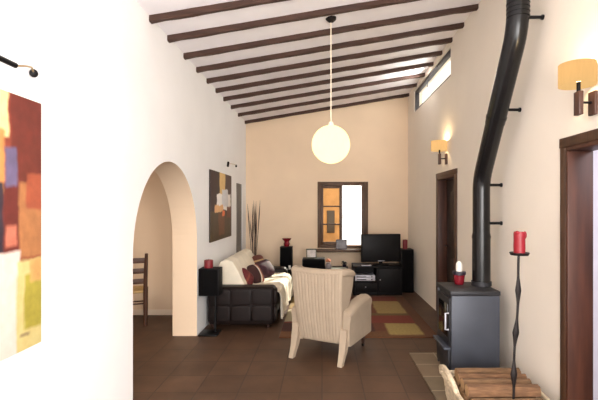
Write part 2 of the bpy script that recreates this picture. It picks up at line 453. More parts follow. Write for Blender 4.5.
rc.location = (WX1-.085, -.03, 0); rc.rotation_euler = (0, 0, math.radians(84))
MB().box(WX0+.505, WX0+.52, -.04, -.02, 1.33, 1.45, .003).build('latch', M['black_metal'], win)
MB().box(WX0-.04, WX1-.06, -.20, .0, .685, .735, .008).build('sill', M['win_wood'], win)

# clerestory
cl = bpy.data.objects.new('window_2', None); COL.objects.link(cl); cl.location = (XR, (C0+C1)/2, 0)
struct(cl, 'long narrow high window under the ceiling', 'window')
w = (C1-C0)/2
mb = MB(); mb.box(.02, .09, -w, -w+.045, CZ0, CZ1, .003); mb.box(.02, .09, w-.045, w, CZ0, CZ1, .003)
mb.box(.021, .089, -w+.04, w-.04, CZ0, CZ0+.045, .003); mb.box(.021, .089, -w+.04, w-.04, CZ1-.04, CZ1, .003)
mb.build('window_frame', mat('dark_window_metal', (58, 54, 58), .5), cl)
MB().box(.05, .056, -w+.03, w-.03, CZ0+.03, CZ1-.03).build('pane', M['glass'], cl)
MB().tube([(.02, .1, CZ1-.08), (.0, .1, CZ1-.12), (.0, .1, CZ1-.2)], .008).build('latch', M['black_metal'], cl)
# frames for the two added fill light openings behind the camera
rw = bpy.data.objects.new('fill_opening_rear', None); COL.objects.link(rw); rw.location = (0, YR, 0); struct(rw)
mb = MB()
for x in (-1.2, -.36, .5, 1.34): mb.box(x, x+.06, -.12, -.06, 0, 2.6, .004)
mb.box(-1.14, 1.34, -.119, -.061, 2.54, 2.6, .004)
mb.build('window_frame', M['win_wood'], rw)
sw = bpy.data.objects.new('fill_opening_side', None); COL.objects.link(sw); sw.location = (XR, (V0+V1)/2, 0); struct(sw)
mb = MB(); w = (V1-V0)/2
for y in (-w, -.03, w-.06): mb.box(.12, .17, y, y+.06, .75, 2.25, .004)
mb.box(.121, .169, -w+.05, w-.05, .75, .81, .004); mb.box(.121, .169, -w+.05, w-.05, 2.19, 2.25, .004)
mb.build('window_frame', M['win_wood'], sw)

# outside
o = MB().box(-6, 8, YB+.3, 16, -.3, -.05).build('terrace', M['ground'], smooth=False); struct(o, 'pale terrace outside the window', 'ground')
nb = thing('neighbouring_house', 'ochre house wall seen through the shut window casement', 'house', (-1.0, 12, -.05))
MB().box(-2.4, 1.52, 0, 1.5, 0, 5.2, .02).build('house_wall', M['ochre'], nb)
MB().box(1.14, 1.36, -.04, .02, .88, 1.52, .01).build('window', M['dark_void'], nb)
pl = thing('planter', 'low terracotta planter outside the open window', 'planter', (.86, 10.6, -.05))
MB().box(-.16, .16, -.16, .16, 0, .62, .02).build('pot', M['terra'], pl)
MB().box(-.19, .19, -.19, .19, .57, .66, .015).build('rim', M['terra'], pl)

# ================================================================ CEILING BEAMS
beam_y = [3.77, 4.21, 4.70, 5.17, 5.63, 6.10, 6.58, 7.12, 7.72, 8.40]
ords = ['nearest of the dark wooden ceiling beams', 'second dark ceiling beam from the camera', 'third dark ceiling beam from the camera, near the pendant cord',
        'fourth dark ceiling beam from the camera', 'fifth dark ceiling beam from the camera', 'sixth dark ceiling beam from the camera',
        'seventh dark ceiling beam from the camera', 'third last dark ceiling beam before the back wall', 'second last dark ceiling beam before the back wall',
        'last dark ceiling beam, right against the tan back wall']
sl = math.atan(.55/3.28)
def beam_mesh():
    mb = MB(); n = 26
    rings = []
    for i in range(n+1):
        x = XL+(XR-XL)*i/n
        z = ceil_z(x)
        j = lambda: random.uniform(-.004, .004)
        hw, hh = .031, .054
        prof = [(-hw+.008, -hh), (hw-.008, -hh), (hw, -hh+.010), (hw, .0), (-hw, .0), (-hw, -hh+.010)]
        rings.append([mb.bm.verts.new((x, p[0]+j(), z+p[1]+(j() if p[1] < -.001 else 0))) for p in prof])
    for i in range(n):
        for k in range(6):
            mb.bm.faces.new((rings[i][k], rings[i][(k+1) % 6], rings[i+1][(k+1) % 6], rings[i+1][k]))
    mb.bm.faces.new(rings[0]); mb.bm.faces.new(rings[-1][::-1])
    return mb
beam0 = None
for y, lb in zip(beam_y, ords):
    if beam0 is None:
        beam0 = beam_mesh().build('ceiling_beam', M['beam'], smooth=False); b = beam0
    else:
        b = beam0.copy(); COL.objects.link(b)
    b.location = (0, y, 0); tag(b, lb, 'beam', 'dark ceiling beams')

# ================================================================ RUG, HEARTH
rug_m = blocks('rug_wool', (93, 50, 30), [
    (0, 1, 0, .10, (99, 64, 36)), (0, .62, .10, .30, (64, 33, 26)), (.70, .93, .04, .26, (144, 123, 71)),
    (0, .95, .27, .44, (108, 44, 30)), (.30, .60, .34, .44, (151, 131, 84)), (.0, .95, .44, .50, (92, 73, 39)),
    (.69, .92, .49, .84, (143, 120, 73)), (.0, .28, .30, .60, (163, 151, 123)), (.30, .60, .52, .90, (84, 36, 27)),
    (.64, .92, .84, 1, (101, 43, 30)), (.92, 1, 0, 1, (86, 54, 33)), (0, .3, .62, 1, (131, 108, 64))], axes=('X', 'Y'), distort=.012, dscale=10, rough=.95, grain=.3, gscale=60)
o = MB().box(-.52, 1.42, 5.085, 7.36, 0, .014, .004).build('rug', rug_m)
tag(o, 'patchwork rug with beige, red and brown rectangles behind the armchair', 'rug')
o = MB().box(.94, 1.738, 2.4, 4.54, 0, .018, .004).build('hearth', M['hearth']); tag(o, 'flat tiled hearth pad under the black stove', 'hearth')

# ================================================================ PAINTINGS AND LAMPS OVER THEM
def painting(name, y0, y1, z0, z1, m, label):
    t = thing(name, label, 'painting', (XL, (y0+y1)/2, z0))
    w = (y1-y0)/2; h = z1-z0
    MB().box(.016, .024, -w, w, 0, h, .003).build('canvas', m, t)
    MB().box(.001, .016, -w, w, 0.0, h, .002).build('stretcher_frame', M['leaf_wood'], t)
near_p = blocks('near_painting_paint', (150, 66, 48), [
    (-.1, .5, -.1, 1.1, (196, 120, 72)), (.1, .45, .45, .9, (110, 48, 40)), (.0, .3, .05, .4, (226, 204, 150)), (-.1, .818, .83, 1.1, (250, 226, 160)), (.5, .80, .62, .86, (222, 150, 86)),
    (.83, 1.1, .60, 1.1, (116, 48, 38)), (.79, .88, .40, .66, (112, 44, 38)), (.4, .79, .40, .66, (58, 46, 58)), (.80, .862, .64, .79, (112, 100, 134)),
    (.872, 1.1, .37, .66, (186, 124, 78)), (.91, 1.1, .56, .70, (176, 88, 60)), (.4, .875, -.1, .40, (238, 222, 210)), (.80, .86, .42, .5, (206, 120, 96)), (.86, 1.1, -.1, .36, (226, 208, 140)), (.90, 1.1, .08, .30, (186, 172, 72)), (.88, .93, .055, .065, (130, 100, 80)), (.93, 1.1, .26, .36, (224, 180, 110))],
    distort=.018, dscale=9, grain=.4)
painting('painting', .97, 2.27, .866, 2.153, near_p, 'large red, orange and cream abstract painting nearest on the left wall')
far_p = blocks('far_painting_paint', (66, 46, 34), [
    (-.1, .36, .42, 1.1, (56, 34, 32)), (.38, .68, .5, 1.1, (216, 180, 116)), (.66, 1.1, .6, 1.1, (62, 36, 34)), (.26, .95, .44, .68, (244, 238, 232)), (.5, .8, .5, .76, (214, 214, 218)), (.18, .55, .38, .52, (222, 170, 118)),
    (-.1, 1.1, -.1, .42, (78, 60, 38)), (.34, .62, .06, .40, (110, 68, 42)), (.5, .62, .34, .42, (226, 110, 60)), (.75, .95, .3, .5, (112, 60, 44))],
    distort=.06, dscale=6, grain=.3)
painting('painting', 5.72, 7.03, 1.10, 2.10, far_p, 'brown abstract painting with a white shape, on left wall above sofa')

t = thing('picture_light', 'dark tube picture light with curved arm above the red abstract painting', 'wall lamp', (XL, 2.215, 2.30))
MB().sell((.02, 0, 0), (.02, .022, .022), 1, 1).build('wall_knob', M['black_metal'], t)
MB().tube([(.02, 0, 0), (.05, -.06, .012), (.085, -.15, -.012), (.095, -.24, -.04)], .005).build('arm', M['brass'], t)
MB().tube([(.095, -.235, -.038), (.095, -1.05, -.03)], .013).build('lamp_tube', M['black_metal'], t)
t = thing('picture_light', 'small dark wall lamp arm above the brown abstract painting', 'wall lamp', (XL, 7.45, 2.31))
MB().sell((.018, 0, 0), (.018, .024, .024), 1, 1).build('wall_knob', M['black_metal'], t)
MB().tube([(.02, 0, 0), (.05, -.25, .0), (.08, -.7, -.03), (.09, -.95, -.06)], .004).build('arm', M['brass'], t)
MB().tube([(.09, -.95, -.03), (.09, -.98, -.10)], .018).build('lamp_head', M['black_metal'], t)

# ================================================================ PENDANT
px, py = .094, 4.41
t = thing('pendant_lamp', 'glowing round pendant lamp hanging on a long cord', 'lamp', (px, py, 2.246))
zc = ceil_z(px)-2.246
def globe_f():
    mb = MB(); prof = []
    for k in range(1, 24):
        a = -PI/2+PI*k/24
        prof.append((.2*math.cos(a)*(1+.0*k), .2*math.sin(a)))
    mb.lathe(prof, n=32, cap=True); return mb
MB().tube([(0, 0, .19), (0, 0, zc-.03)], .006).build('cord', M['cord'], t)
MB().lathe([(.055, zc+.008), (.055, zc-.015), (.03, zc-.04), (.008, zc-.05)][::-1], n=20).build('ceiling_rose', M['iron'], t)
MB().lathe([(.03, .17), (.034, .2), (.02, .235), (.008, .24)], n=16).build('cap', M['cord'], t)
gl = globe_f().build('globe', M['globe'], t)
ld = bpy.data.lights.new('pendant_bulb', 'POINT'); ld.energy = 16; ld.color = (1, .80, .52); ld.shadow_soft_size = .06
lo = bpy.data.objects.new('pendant_bulb', ld); COL.objects.link(lo); lo.location = (px, py, 2.246)

# ================================================================ SCONCES
def sconce(y, label):
    t = thing('wall_sconce', label, 'wall lamp', (XR, y, 2.18), 0, 'wall sconces above the doors')
    MB().box(-.022, 0, -.035, .035, 0, .15, .004).build('wall_plate', M['plate_wood'], t)
    MB().tube([(-.02, 0, .08), (-.09, 0, .08)], .008).build('arm', M['black_metal'], t)
    MB().box(-.118, -.088, -.03, .03, .0, .15, .004).build('upright_block', M['plate_wood'], t)
    mb = MB(); r0, r1 = .108, .105
    mb.lathe([(r0, .188), (r0, .325), (r1, .325), (r1, .188), (r0, .188)], c=(-.112, 0, 0), n=32, cap=False)
    mb.build('lamp_shade', M['shade'], t)
    MB().tube([(-.103, 0, .15), (-.103, 0, .21)], .012).build('bulb_holder', M['black_metal'], t)
    MB().sell((-.103, 0, .24), (.022, .022, .032), 1, 1).build('bulb', M['bulb'], t)
    d = bpy.data.lights.new('sconce_light', 'POINT'); d.energy = 5; d.color = (1, .72, .38); d.shadow_soft_size = .03
    lo = bpy.data.objects.new('sconce_light', d); COL.objects.link(lo); lo.location = (XR-.112, y, 2.18+.30)
sconce(2.68, 'nearer wall sconce with lit cream shade, above the open doorway')
sconce(5.85, 'farther wall sconce with lit cream shade, above the dark door')

# ================================================================ STOVE
t = thing('wood_stove', 'black and grey wood stove against the right wall', 'stove', (1.38, 4.01, .018))
MB().box(-.20, .20, -.21, .21, .05, .775, .006).build('body', M['stove_body'], t)
MB().box(-.225, .225, -.24, .24, .775, .815, .006).build('top_plate', M['stove_body'], t)
MB().box(-.215, .22, -.235, -.205, .02, .772, .004).build('side_panel', M['stove_side'], t)
MB().box(-.215, .22, .205, .235, .02, .772, .004).build('side_panel', M['stove_side'], t)
MB().box(-.20, .20, -.20, .20, 0, .052, .004).build('plinth', M['stove_body'], t)
d = MB(); d.box(-.222, -.198, -.19, .19, .30, .74, .006)
d = d.build('fire_door', M['stove_body'], t)
MB().box(-.226, -.218, -.14, .14, .37, .68, .004).build('glass_pane', M['stove_glass'], d)
MB().tube([(-.222, -.165, .45), (-.25, -.165, .45), (-.25, -.165, .60), (-.222, -.165, .60)], .008).build('door_handle', M['silver'], d)
MB().box(-.235, -.198, -.19, .19, .07, .27, .006).build('ash_drawer', M['stove_body'], t)
MB().box(-.27, -.198, -.20, .20, .272, .292, .005).build('ledge', M['stove_side'], t)
# flue
t = thing('stove_pipe', 'black stove pipe bending up along the right wall', 'stovepipe', (1.54, 4.02, .833))
def bend(p, q, r, rad, n=6):
    p, q, r = Vector(p), Vector(q), Vector(r); a = (p-q).normalized(); b = (r-q).normalized(); k = rad
    return [(q+a*k*(1-s)**2+b*k*s**2) for s in [i/n for i in range(n+1)]]
Bz = .0
pA, pB, pC, pD = Vector((0, .04, 0)), Vector((0, .04, 1.02)), Vector((0, -.72, 2.17)), Vector((0, -.72, 2.955))
MB().tube([pA+Vector((0, 0, .002)), pA+Vector((0, 0, .5))], .084, n=28).build('lower_pipe', M['pipe'], t)
MB().tube([pA+Vector((0, 0, .5))]+bend(pA, pB, pC, .12)+[pB+(pC-pB)*.45], .080, n=28).build('lower_elbow', M['pipe'], t)
MB().tube([pB+(pC-pB)*.42]+bend(pB, pC, pD, .16)+[pC+(pD-pC)*.5], .084, n=28).build('slanted_pipe', M['pipe'], t)
MB().tube([pC+(pD-pC)*.48, pD], .080, n=28).build('upper_pipe', M['pipe'], t)
for a, b in ((pA, pB), (pB, pC)):
    p = a+(b-a)*.46; dr = (b-a).normalized()
    MB().tube([p-dr*.012, p+dr*.012], .088, n=28).build('joint_band', M['pipe'], t)
p = pA+Vector((0, 0, .0215)); MB().tube([p-Vector((0, 0, .02)), p+Vector((0, 0, .02))], .094, n=28).build('collar', M['stove_body'], t)
for k in range(4):
    p = pC+Vector((0, .0, .08+.035*k)); MB().tube([p-Vector((0, 0, .006)), p+Vector((0, 0, .006))], .087, n=28).build('elbow_ring', M['pipe'], t)
for z, y in ((.60, .04), (.97, .04), (1.61, -.34), (2.25, -.72)):
    mb = MB(); mb.tube([(.07, y, z), (.19, y, z)], .013); mb.tube([(.185, y, z), (.199, y, z)], .02)
    mb.build('wall_bracket', M['black_metal'], t)

t = thing('candle_lantern', 'small white candle in dark red holder on the stove top', 'candle', (1.345, 4.12, .834))
MB().lathe([(.04, 0), (.045, .01), (.05, .05), (.055, .09), (.05, .095)], n=20).build('holder', M['red_glass'], t)
MB().lathe([(.052, .092), (.064, .096), (.064, .125), (.05, .128)], n=20).build('rim', M['bottle_dark'], t)
MB().lathe([(.030, .126), (.032, .17), (.028, .205), (.012, .225), (.004, .228)], n=18).build('candle', M['white_wax'], t)

# ================================================================ FIREWOOD BASKET
bx0, bx1, by0, by1 = 1.0, 1.62, 2.86, 3.52
t = thing('log_basket', 'pale wicker basket full of firewood in front of stove', 'basket', ((bx0+bx1)/2, (by0+by1)/2, .018))
hw, hd = (bx1-bx0)/2, (by1-by0)/2
def rr(h, w2, d2, c=.07, n=6):
    pts = []
    for (sx, sy, a0) in ((1, 1, 0), (-1, 1, PI/2), (-1, -1, PI), (1, -1, 3*PI/2)):
        for k in range(n+1):
            a = a0+PI/2*k/n
            pts.append((sx*(w2-c)+c*math.cos(a), sy*(d2-c)+c*math.sin(a), h))
    return pts
mb = MB()
levels = [(0, .93), (.02, .94)]+[(.02+.018*k, .945+.006*k+(.006 if k % 2 else 0)) for k in range(1, 10)]
rings = [[mb.bm.verts.new(p) for p in rr(h, hw*s, hd*s)] for h, s in levels]
inner = [[mb.bm.verts.new(p) for p in rr(h, hw*s-.016, hd*s-.016, .06)] for h, s in [(.182, 1.0), (.02, .94)]]
allr = rings+inner; n = len(rings[0])
for i in range(len(allr)-1):
    for k in range(n): mb.bm.faces.new((allr[i][k], allr[i][(k+1) % n], allr[i+1][(k+1) % n], allr[i+1][k]))
mb.bm.faces.new(allr[0]); mb.bm.faces.new(allr[-1])
mb.build('basket_body', M['wicker'], t)
rim = rr(.19, hw*1.0, hd*1.0); MB().tube(rim+rim[:1], .017, n=8, cap=False).build('rim', M['wicker'], t)
MB().tube([(-hw, hd-.42, .19), (-hw-.015, hd-.36, .25), (-hw-.02, hd-.25, .285), (-hw-.02, hd-.14, .285), (-hw-.015, hd-.04, .25), (-hw, hd-.01, .19)], .02, n=8).build('handle', M['wicker'], t)
def log_mesh(r, L):
    mb = MB(); n = 14
    nz = [random.uniform(.84, 1.0) for _ in range(n)]
    rings = []
    for i in range(7):
        x = -L/2+L*i/6
        rings.append([mb.bm.verts.new((x, r*nz[k]*random.uniform(.95, 1)*math.cos(2*PI*k/n), r*nz[k]*random.uniform(.95, 1)*math.sin(2*PI*k/n))) for k in range(n)])
    for i in range(6):
        for k in range(n): mb.bm.faces.new((rings[i][k], rings[i][(k+1) % n], rings[i+1][(k+1) % n], rings[i+1][k]))
    mb.idx = 1; mb._m([mb.bm.faces.new(rings[0]), mb.bm.faces.new(rings[-1])])
    return mb
protos = [log_mesh(.050, .50).build('firewood_log', [M['bark'], M['cut']]), log_mesh(.048, .52).build('firewood_log', [M['bark2'], M['cut']])]
cy = (by0+by1)/2; cx = (bx0+bx1)/2
spots = [(cy-.235+.094*k, .018+.022+.05) for k in range(6)]+[(cy-.19+.095*k, .018+.022+.05+.087) for k in range(5)]+[(cy-.15+.1*k, .018+.022+.05+.174) for k in range(4)]
lab = {11: 'top log of the basket nearest the camera', 12: 'second top log in the basket from the camera', 13: 'third top log in the basket from the camera', 14: 'top log in the basket nearest the stove'}
for i, (y, z) in enumerate(spots):
    if i < 2: b = protos[i]
    else: b = protos[i % 2].copy(); COL.objects.link(b)
    b.location = (cx+random.uniform(-.015, .015), y, z); b.rotation_euler = (random.uniform(0, 6), 0, random.uniform(-.01, .01))
    if i in lab: lb = lab[i]
    elif i >= 6: lb = 'brown firewood log in the middle layer of the basket'
    else: lb = 'brown firewood log at the bottom of the basket'
    tag(b, lb, 'firewood', {0: 'bottom layer of firewood', 1: 'middle layer of firewood', 2: 'top layer of firewood'}[0 if i < 6 else (1 if i < 11 else 2)])

# ================================================================ FLOOR CANDLESTICK
t = thing('floor_candlestick', 'tall wrought iron floor candlestick before the right wall', 'candlestick', (1.355, 3.0, .018))
pts = []; rad = []
H = 1.235
for k in range(0, 60):
    z = .06+(H-.06)*k/59
    pts.append((.005*math.sin(z*9)+.055*(z/H), 0, z))
    r = .0095
    for zb, wd, am in ((.98, .10, .014), (.68, .10, .016), (.38, .10, .016)):
        r += am*max(0, 1-abs(z-zb)/wd)**1.3
    rad.append(r)
MB().tube(pts, rad, n=10, sq=.55).build('stem', M['iron'], t)
MB().lathe([(.06, H-.004), (.068, H+.012), (.066, H+.016), (.02, H+.004)], c=(.055, 0, 0), n=24).build('drip_plate', M['iron'], t)
for k in range(3):
    a = 2*PI*k/3+.4
    MB().tube([(0, 0, .10), (.06*math.cos(a), .06*math.sin(a), .09), (.12*math.cos(a), .12*math.sin(a), .03), (.15*math.cos(a), .15*math.sin(a), .009)], .009, n=8).build('foot', M['iron'], t)
cz = .018+H+.005
mb = MB(); mb.lathe([(.039, .0), (.040, .05), (.039, .10), (.040, .142), (.037, .158), (.03, .154), (.02, .135)], n=20)
mb.sell((.034, -.01, .135), (.012, .016, .028), 1, 1); mb.sell((-.025, -.02, .152), (.014, .016, .014), 1, 1)
c = thing('pillar_candle', 'thick red candle on the tall iron candlestick', 'candle', (1.41, 3.0, cz))
mb.build('wax', M['red_wax'], c)
MB().tube([(0, 0, .12), (.003, 0, .15)], .003, n=6).build('wick', M['black_cloth'], c)

# ================================================================ SOFA
SX0, SX1, SY0, SY1 = -1.50, -.62, 5.46, 7.46
t = thing('sofa', 'dark brown leather sofa along the left wall', 'sofa', (SX0, SY0, 0))
D, Ln = SX1-SX0, SY1-SY0
MB().box(.02, D-.03, .02, Ln-.02, .05, .26, .02).build('base', M['leather'], t)
def arm(y0, y1, front):
    mb = MB(); mb.box(0, D, y0, y1, .06, .54, .045, 4)
    yy = y0 if front else y1
    for i in range(3):
        for j in range(2):
            w = (D-.06)/3; x = .03+w*(i+.5); z = .085+.215*(j+.5)
            mb.sell((x, yy, z), (w*.49, .014, .105), .35, .35, 20, 10)
    mb.sell((D, (y0+y1)/2, .19), (.02, (y1-y0)*.42, .10), .35, .4); mb.sell((D, (y0+y1)/2, .405), (.02, (y1-y0)*.42, .10), .35, .4)
    return mb.build('arm', M['leather'], t)
arm(.02, .26, True); arm(Ln-.26, Ln-.02, False)
MB().box(.085, .26, .27, Ln-.26, .1, .74, .05, 3).build('back_frame', M['leather'], t)
hl = (Ln-.52)/2
for k in range(2):
    MB().sell((D/2+.12, .26+hl*(k+.5), .335), ((D-.22)/2, hl/2-.004, .085), .35, .3).build('seat_cushion', M['leather'], t)
    rm = Matrix.Rotation(math.radians(-12), 3, 'Y')
    MB().sell((.22, .26+hl*(k+.5), .58), (.10, hl/2-.006, .23), .4, .35, mtx=rm).build('back_cushion', M['leather'], t)
for x in (.07, D-.09):
    for y in (.08, Ln-.08):
        MB().tube([(x, y, 0), (x, y, .07)], [.022, .028]).build('foot', M['leg_dark'], t)
# throw: over back, down onto the seat and over the front edge
prof = [(-1.42, .52), (-1.425, .75), (-1.40, .82), (-1.32, .855), (-1.23, .83), (-1.15, .70), (-1.08, .55), (-1.02, .455), (-.90, .443), (-.74, .45), (-.63, .455), (-.575, .43), (-.555, .36), (-.555, .2), (-.55, .06)]
def pl_eval(s):
    q = s*(len(prof)-1); i = min(int(q), len(prof)-2); f = q-i
    a, b = prof[i], prof[i+1]
    return a[0]+(b[0]-a[0])*f, a[1]+(b[1]-a[1])*f
def throw_f(u, v):
    x, z = pl_eval(v)
    y = 5.70+(u/.05*.012 if u < .05 else .012+(u-.05)*1.475/.95)
    dv = .012*math.sin(u*31+v*3)+.008*math.sin(u*57+1)
    x2, z2 = x, z
    if v > .72:
        k = min(1, (v-.72)/.2); x2 += (.012+dv)*k+.06*k*max(0, u-.55); z2 += .05*k*max(0, u-.5)*(1 if v < .9 else 0)
    elif v < .45: z2 += .5*dv+.012; x2 += .012
    else: z2 += .4*dv
    if u < .05 and v < .52:
        k = (1-u/.05)
        z2 = z2+(min(z2, .50)-z2)*k**2; x2 = x2+(-1.28-x2)*.12*k
    return Vector((x2, y+.006*math.sin(v*14), z2+.004))
o = MB().shell(lambda u, v: throw_f(u, v), 60, 56, -.010).build('throw_blanket', M['throw'], sub=1)
tag(o, 'cream throw draped over the back and seat of the leather sofa', 'throw')

pm = {}
pm['red'] = blocks('red_pillow_cloth', (96, 26, 30), [(0, 1, .44, .56, (128, 60, 44))], axes=('Y', 'Z'), distort=.01, rough=.8)
pm['stripe'] = blocks('striped_pillow_cloth', (62, 30, 30), [(.56, .66, 0, 1, (226, 212, 196)), (.66, .76, 0, 1, (170, 92, 62))], axes=('Y', 'Z'), distort=.01, rough=.85)
pm['maroon'] = mat('dark_maroon_velvet', (58, 24, 36), .75, var=.25, scale=10)
pm['trim'] = blocks('brown_trim_pillow_cloth', (96, 50, 40), [(0, 1, .66, .74, (190, 156, 112))], axes=('Y', 'Z'), distort=.01, rough=.85)
def pillow(loc, r, rot, m, label, name='cushion'):
    mb = MB(); mb.sell((0, 0, 0), r, 1.0, .55, 28, 14)
    for v in mb.bm.verts:   # pinch the corners
        q = max(abs(v.co.x)/r[0], abs(v.co.y)/r[1]); v.co.z *= (1-.35*q**3)
    for v in mb.bm.verts: v.co = Matrix.Rotation(PI/2, 3, 'Y') @ v.co
    rm = Matrix.Rotation(rot[2], 3, 'Z') @ Matrix.Rotation(rot[1], 3, 'Y') @ Matrix.Rotation(rot[0], 3, 'X')
    o = mb.build(name, m, loc=loc, rot=rm.to_euler())
    return tag(o, label, 'cushion', 'cushions on the sofa')
pillow((-1.085, 5.95, .565), (.14, .14, .065), (PI/4, math.radians(-20), math.radians(-35)), pm['red'], 'round-looking red cushion nearest the front arm of the sofa')
pillow((-1.0, 6.34, .575), (.155, .165, .065), (0, math.radians(-30), math.radians(-25)), pm['stripe'], 'dark cushion with white and orange stripes in the middle of the sofa')
pillow((-.93, 6.82, .58), (.15, .19, .075), (.2, math.radians(-34), math.radians(-40)), pm['maroon'], 'dark maroon cushion toward the far end of the sofa')
pillow((-1.06, 7.08, .61), (.17, .2, .06), (0, math.radians(-18), math.radians(-20)), pm['trim'], 'brown cushion with a cream band at the far end of the sofa')

# ================================================================ SPEAKERS + CANDLES
def speaker_parts(t, w, d, h, faces=-1):
    MB().box(-w/2, w/2, -d/2, d/2, 0, h, .006).build('cabinet', M['black_lac'], t)
    g = MB().box(-w/2+.012, w/2-.012, -d/2-.012, -d/2+.002, .012, h-.012, .004).build('grille', M['black_cloth'], t)
t = thing('speaker', 'black box speaker on a slim stand beside the sofa arm', 'speaker', (-1.405, 5.30, 0))
MB().box(-.11, .12, -.16, .09, 0, .018, .004).build('base_plate', M['black_metal'], t)
MB().tube([(.06, 0, .01), (.06, 0, .485)], .016).build('pole', M['black_metal'], t)
MB().box(-.128, .125, -.09, .11, .48, .82, .006).build('cabinet', M['black_lac'], t)
MB().box(-.115, .112, -.10, -.088, .492, .808, .004).build('grille', M['black_cloth'], t)
def candle(loc, r, h, m, label, name='pillar_candle'):
    c = thing(name, label, 'candle', loc)
    MB().lathe([(r*.96, 0), (r, .01), (r, h-.012), (r*.92, h), (r*.5, h-.008), (.004, h-.01)], n=20).build('wax', m, c)
    MB().tube([(0, 0, h-.015), (.002, 0, h+.012)], .0025, n=6).build('wick', M['black_cloth'], c)
candle((-1.43, 5.30, .8205), .056, .10, M['dark_red_wax'], 'short fat red candle on the speaker beside the sofa')

# ================================================================ BENCH ALONG THE BACK WALL
BZ = .43
t = thing('low_bench', 'low black bench under the back window', 'bench', (-.20, 7.93, 0))
MB().box(-.74, .70, -.22, .24, BZ-.04, BZ, .004).build('top', M['black_lac'], t)
for x in (-.72, -.02, .66):
    MB().box(x, x+.035, -.20, .22, 0, BZ-.04, .003).build('side_panel', M['black_lac'], t)
MB().box(-.685, .66, -.19, .21, .12, .145, .003).build('shelf', M['black_lac'], t)
MB().box(-.685, .66, .205, .22, .0, BZ-.04, .002).build('back_panel', M['black_lac'], t)
t = thing('speaker', 'small black speaker on the left end of the bench', 'speaker', (-.68, 8.03, BZ))
speaker_parts(t, .23, .2, .40)
t = thing('vase', 'dark red flared vase on the speaker in the back left', 'vase', (-.675, 8.03, BZ+.4005))
MB().lathe([(.045, 0), (.05, .02), (.06, .05), (.045, .08), (.05, .10), (.085, .135), (.09, .15), (.05, .12)], n=24).build('vase_body', M['red_glass'], t)
candle((-.60, 7.77, BZ+.0005), .02, .07, M['white_wax'], 'small white candle at the front left of the bench')
t = thing('subwoofer', 'black box on the bench below the window left side', 'box', (-.155, 7.90, BZ+.0005))
MB().box(-.21, .21, -.13, .13, 0, .19, .012).build('cabinet', M['black_lac'], t)
MB().box(-.19, .19, -.138, -.128, .02, .17, .004).build('front_panel', M['black_cloth'], t)
def photo_frame(loc, w, h, rz, fm, pm_, label):
    t = thing('photo_frame', label, 'picture frame', loc, rz)
    tilt = math.radians(10); rm = Matrix.Rotation(-tilt, 3, 'X')
    b = .022
    mb = MB()
    mb.box(-w/2, w/2, 0, .015, 0, b, .003, rot=rm); mb.box(-w/2, w/2, 0, .015, h-b, h, .003, rot=rm)
    mb.box(-w/2, -w/2+b, .001, .014, b*.9, h-b*.9, .003, rot=rm); mb.box(w/2-b, w/2, .001, .014, b*.9, h-b*.9, .003, rot=rm)
    mb.build('frame', fm, t)
    MB().box(-w/2+b*.8, w/2-b*.8, .004, .010, b*.8, h-b*.8, rot=rm).build('picture', pm_, t)
    MB().tube([(0, .018+h*.1, h*.55), (0, .08, .004)], .006, n=6).build('easel_leg', fm, t)
photo_frame((-.195, 7.86, BZ+.191), .20, .18, .12, M['frame_green'], M['photo_light'], 'olive framed photo standing on the black box')
photo_frame((.385, 8.36, .7355), .22, .20, -.08, M['frame_grey'], M['photo'], 'grey framed photo standing on the window sill')
t = thing('flower_vase', 'small grey vase with orange blossom right of the black box', 'vase', (.12, 7.75, BZ+.0005))
MB().lathe([(.035, 0), (.055, .03), (.06, .07), (.04, .11), (.045, .125)], n=20).build('vase_body', M['vase_glass'], t)
mb = MB()
for k in range(7):
    a = k*.9; mb.sell((.03*math.cos(a)*(k > 0), .03*math.sin(a)*(k > 0), .155+.012*(k % 3)), (.025, .025, .02), 1, 1, 10, 8)
mb.build('blossom', M['orange_flower'], t)
t = thing('magazine', 'grey green magazine lying on the bench', 'magazine', (.31, 7.83, BZ+.0005), .15)
MB().box(-.14, .14, -.10, .10, .001, .012, .002).build('pages', M['white_wax'], t)
MB().box(-.142, .142, -.102, .102, .012, .014).build('cover', M['paper'], t)
t = thing('potted_plant', 'small dark leafy plant on the bench beside the television', 'plant', (.43, 8.03, BZ+.0005))
MB().lathe([(.03, 0), (.042, .05), (.044, .055), (.036, .05)], n=16).build('pot', M['bottle_dark'], t)
mb = MB()
for k in range(16):
    a = k*2.4; l = random.uniform(.06, .11); e = random.uniform(.3, 1.1)
    p1 = Vector((l*.5*math.cos(a)*math.cos(e), l*.5*math.sin(a)*math.cos(e), .05+l*.6*math.sin(e)+.01)); p2 = Vector((l*math.cos(a)*math.cos(e), l*math.sin(a)*math.cos(e), .05+l*.7*math.sin(e)))
    mb.tube([(0, 0, .045), p1, p2], [.005, .018, .003], n=6, sq=.3)
mb.build('leaves', M['leafy'], t)

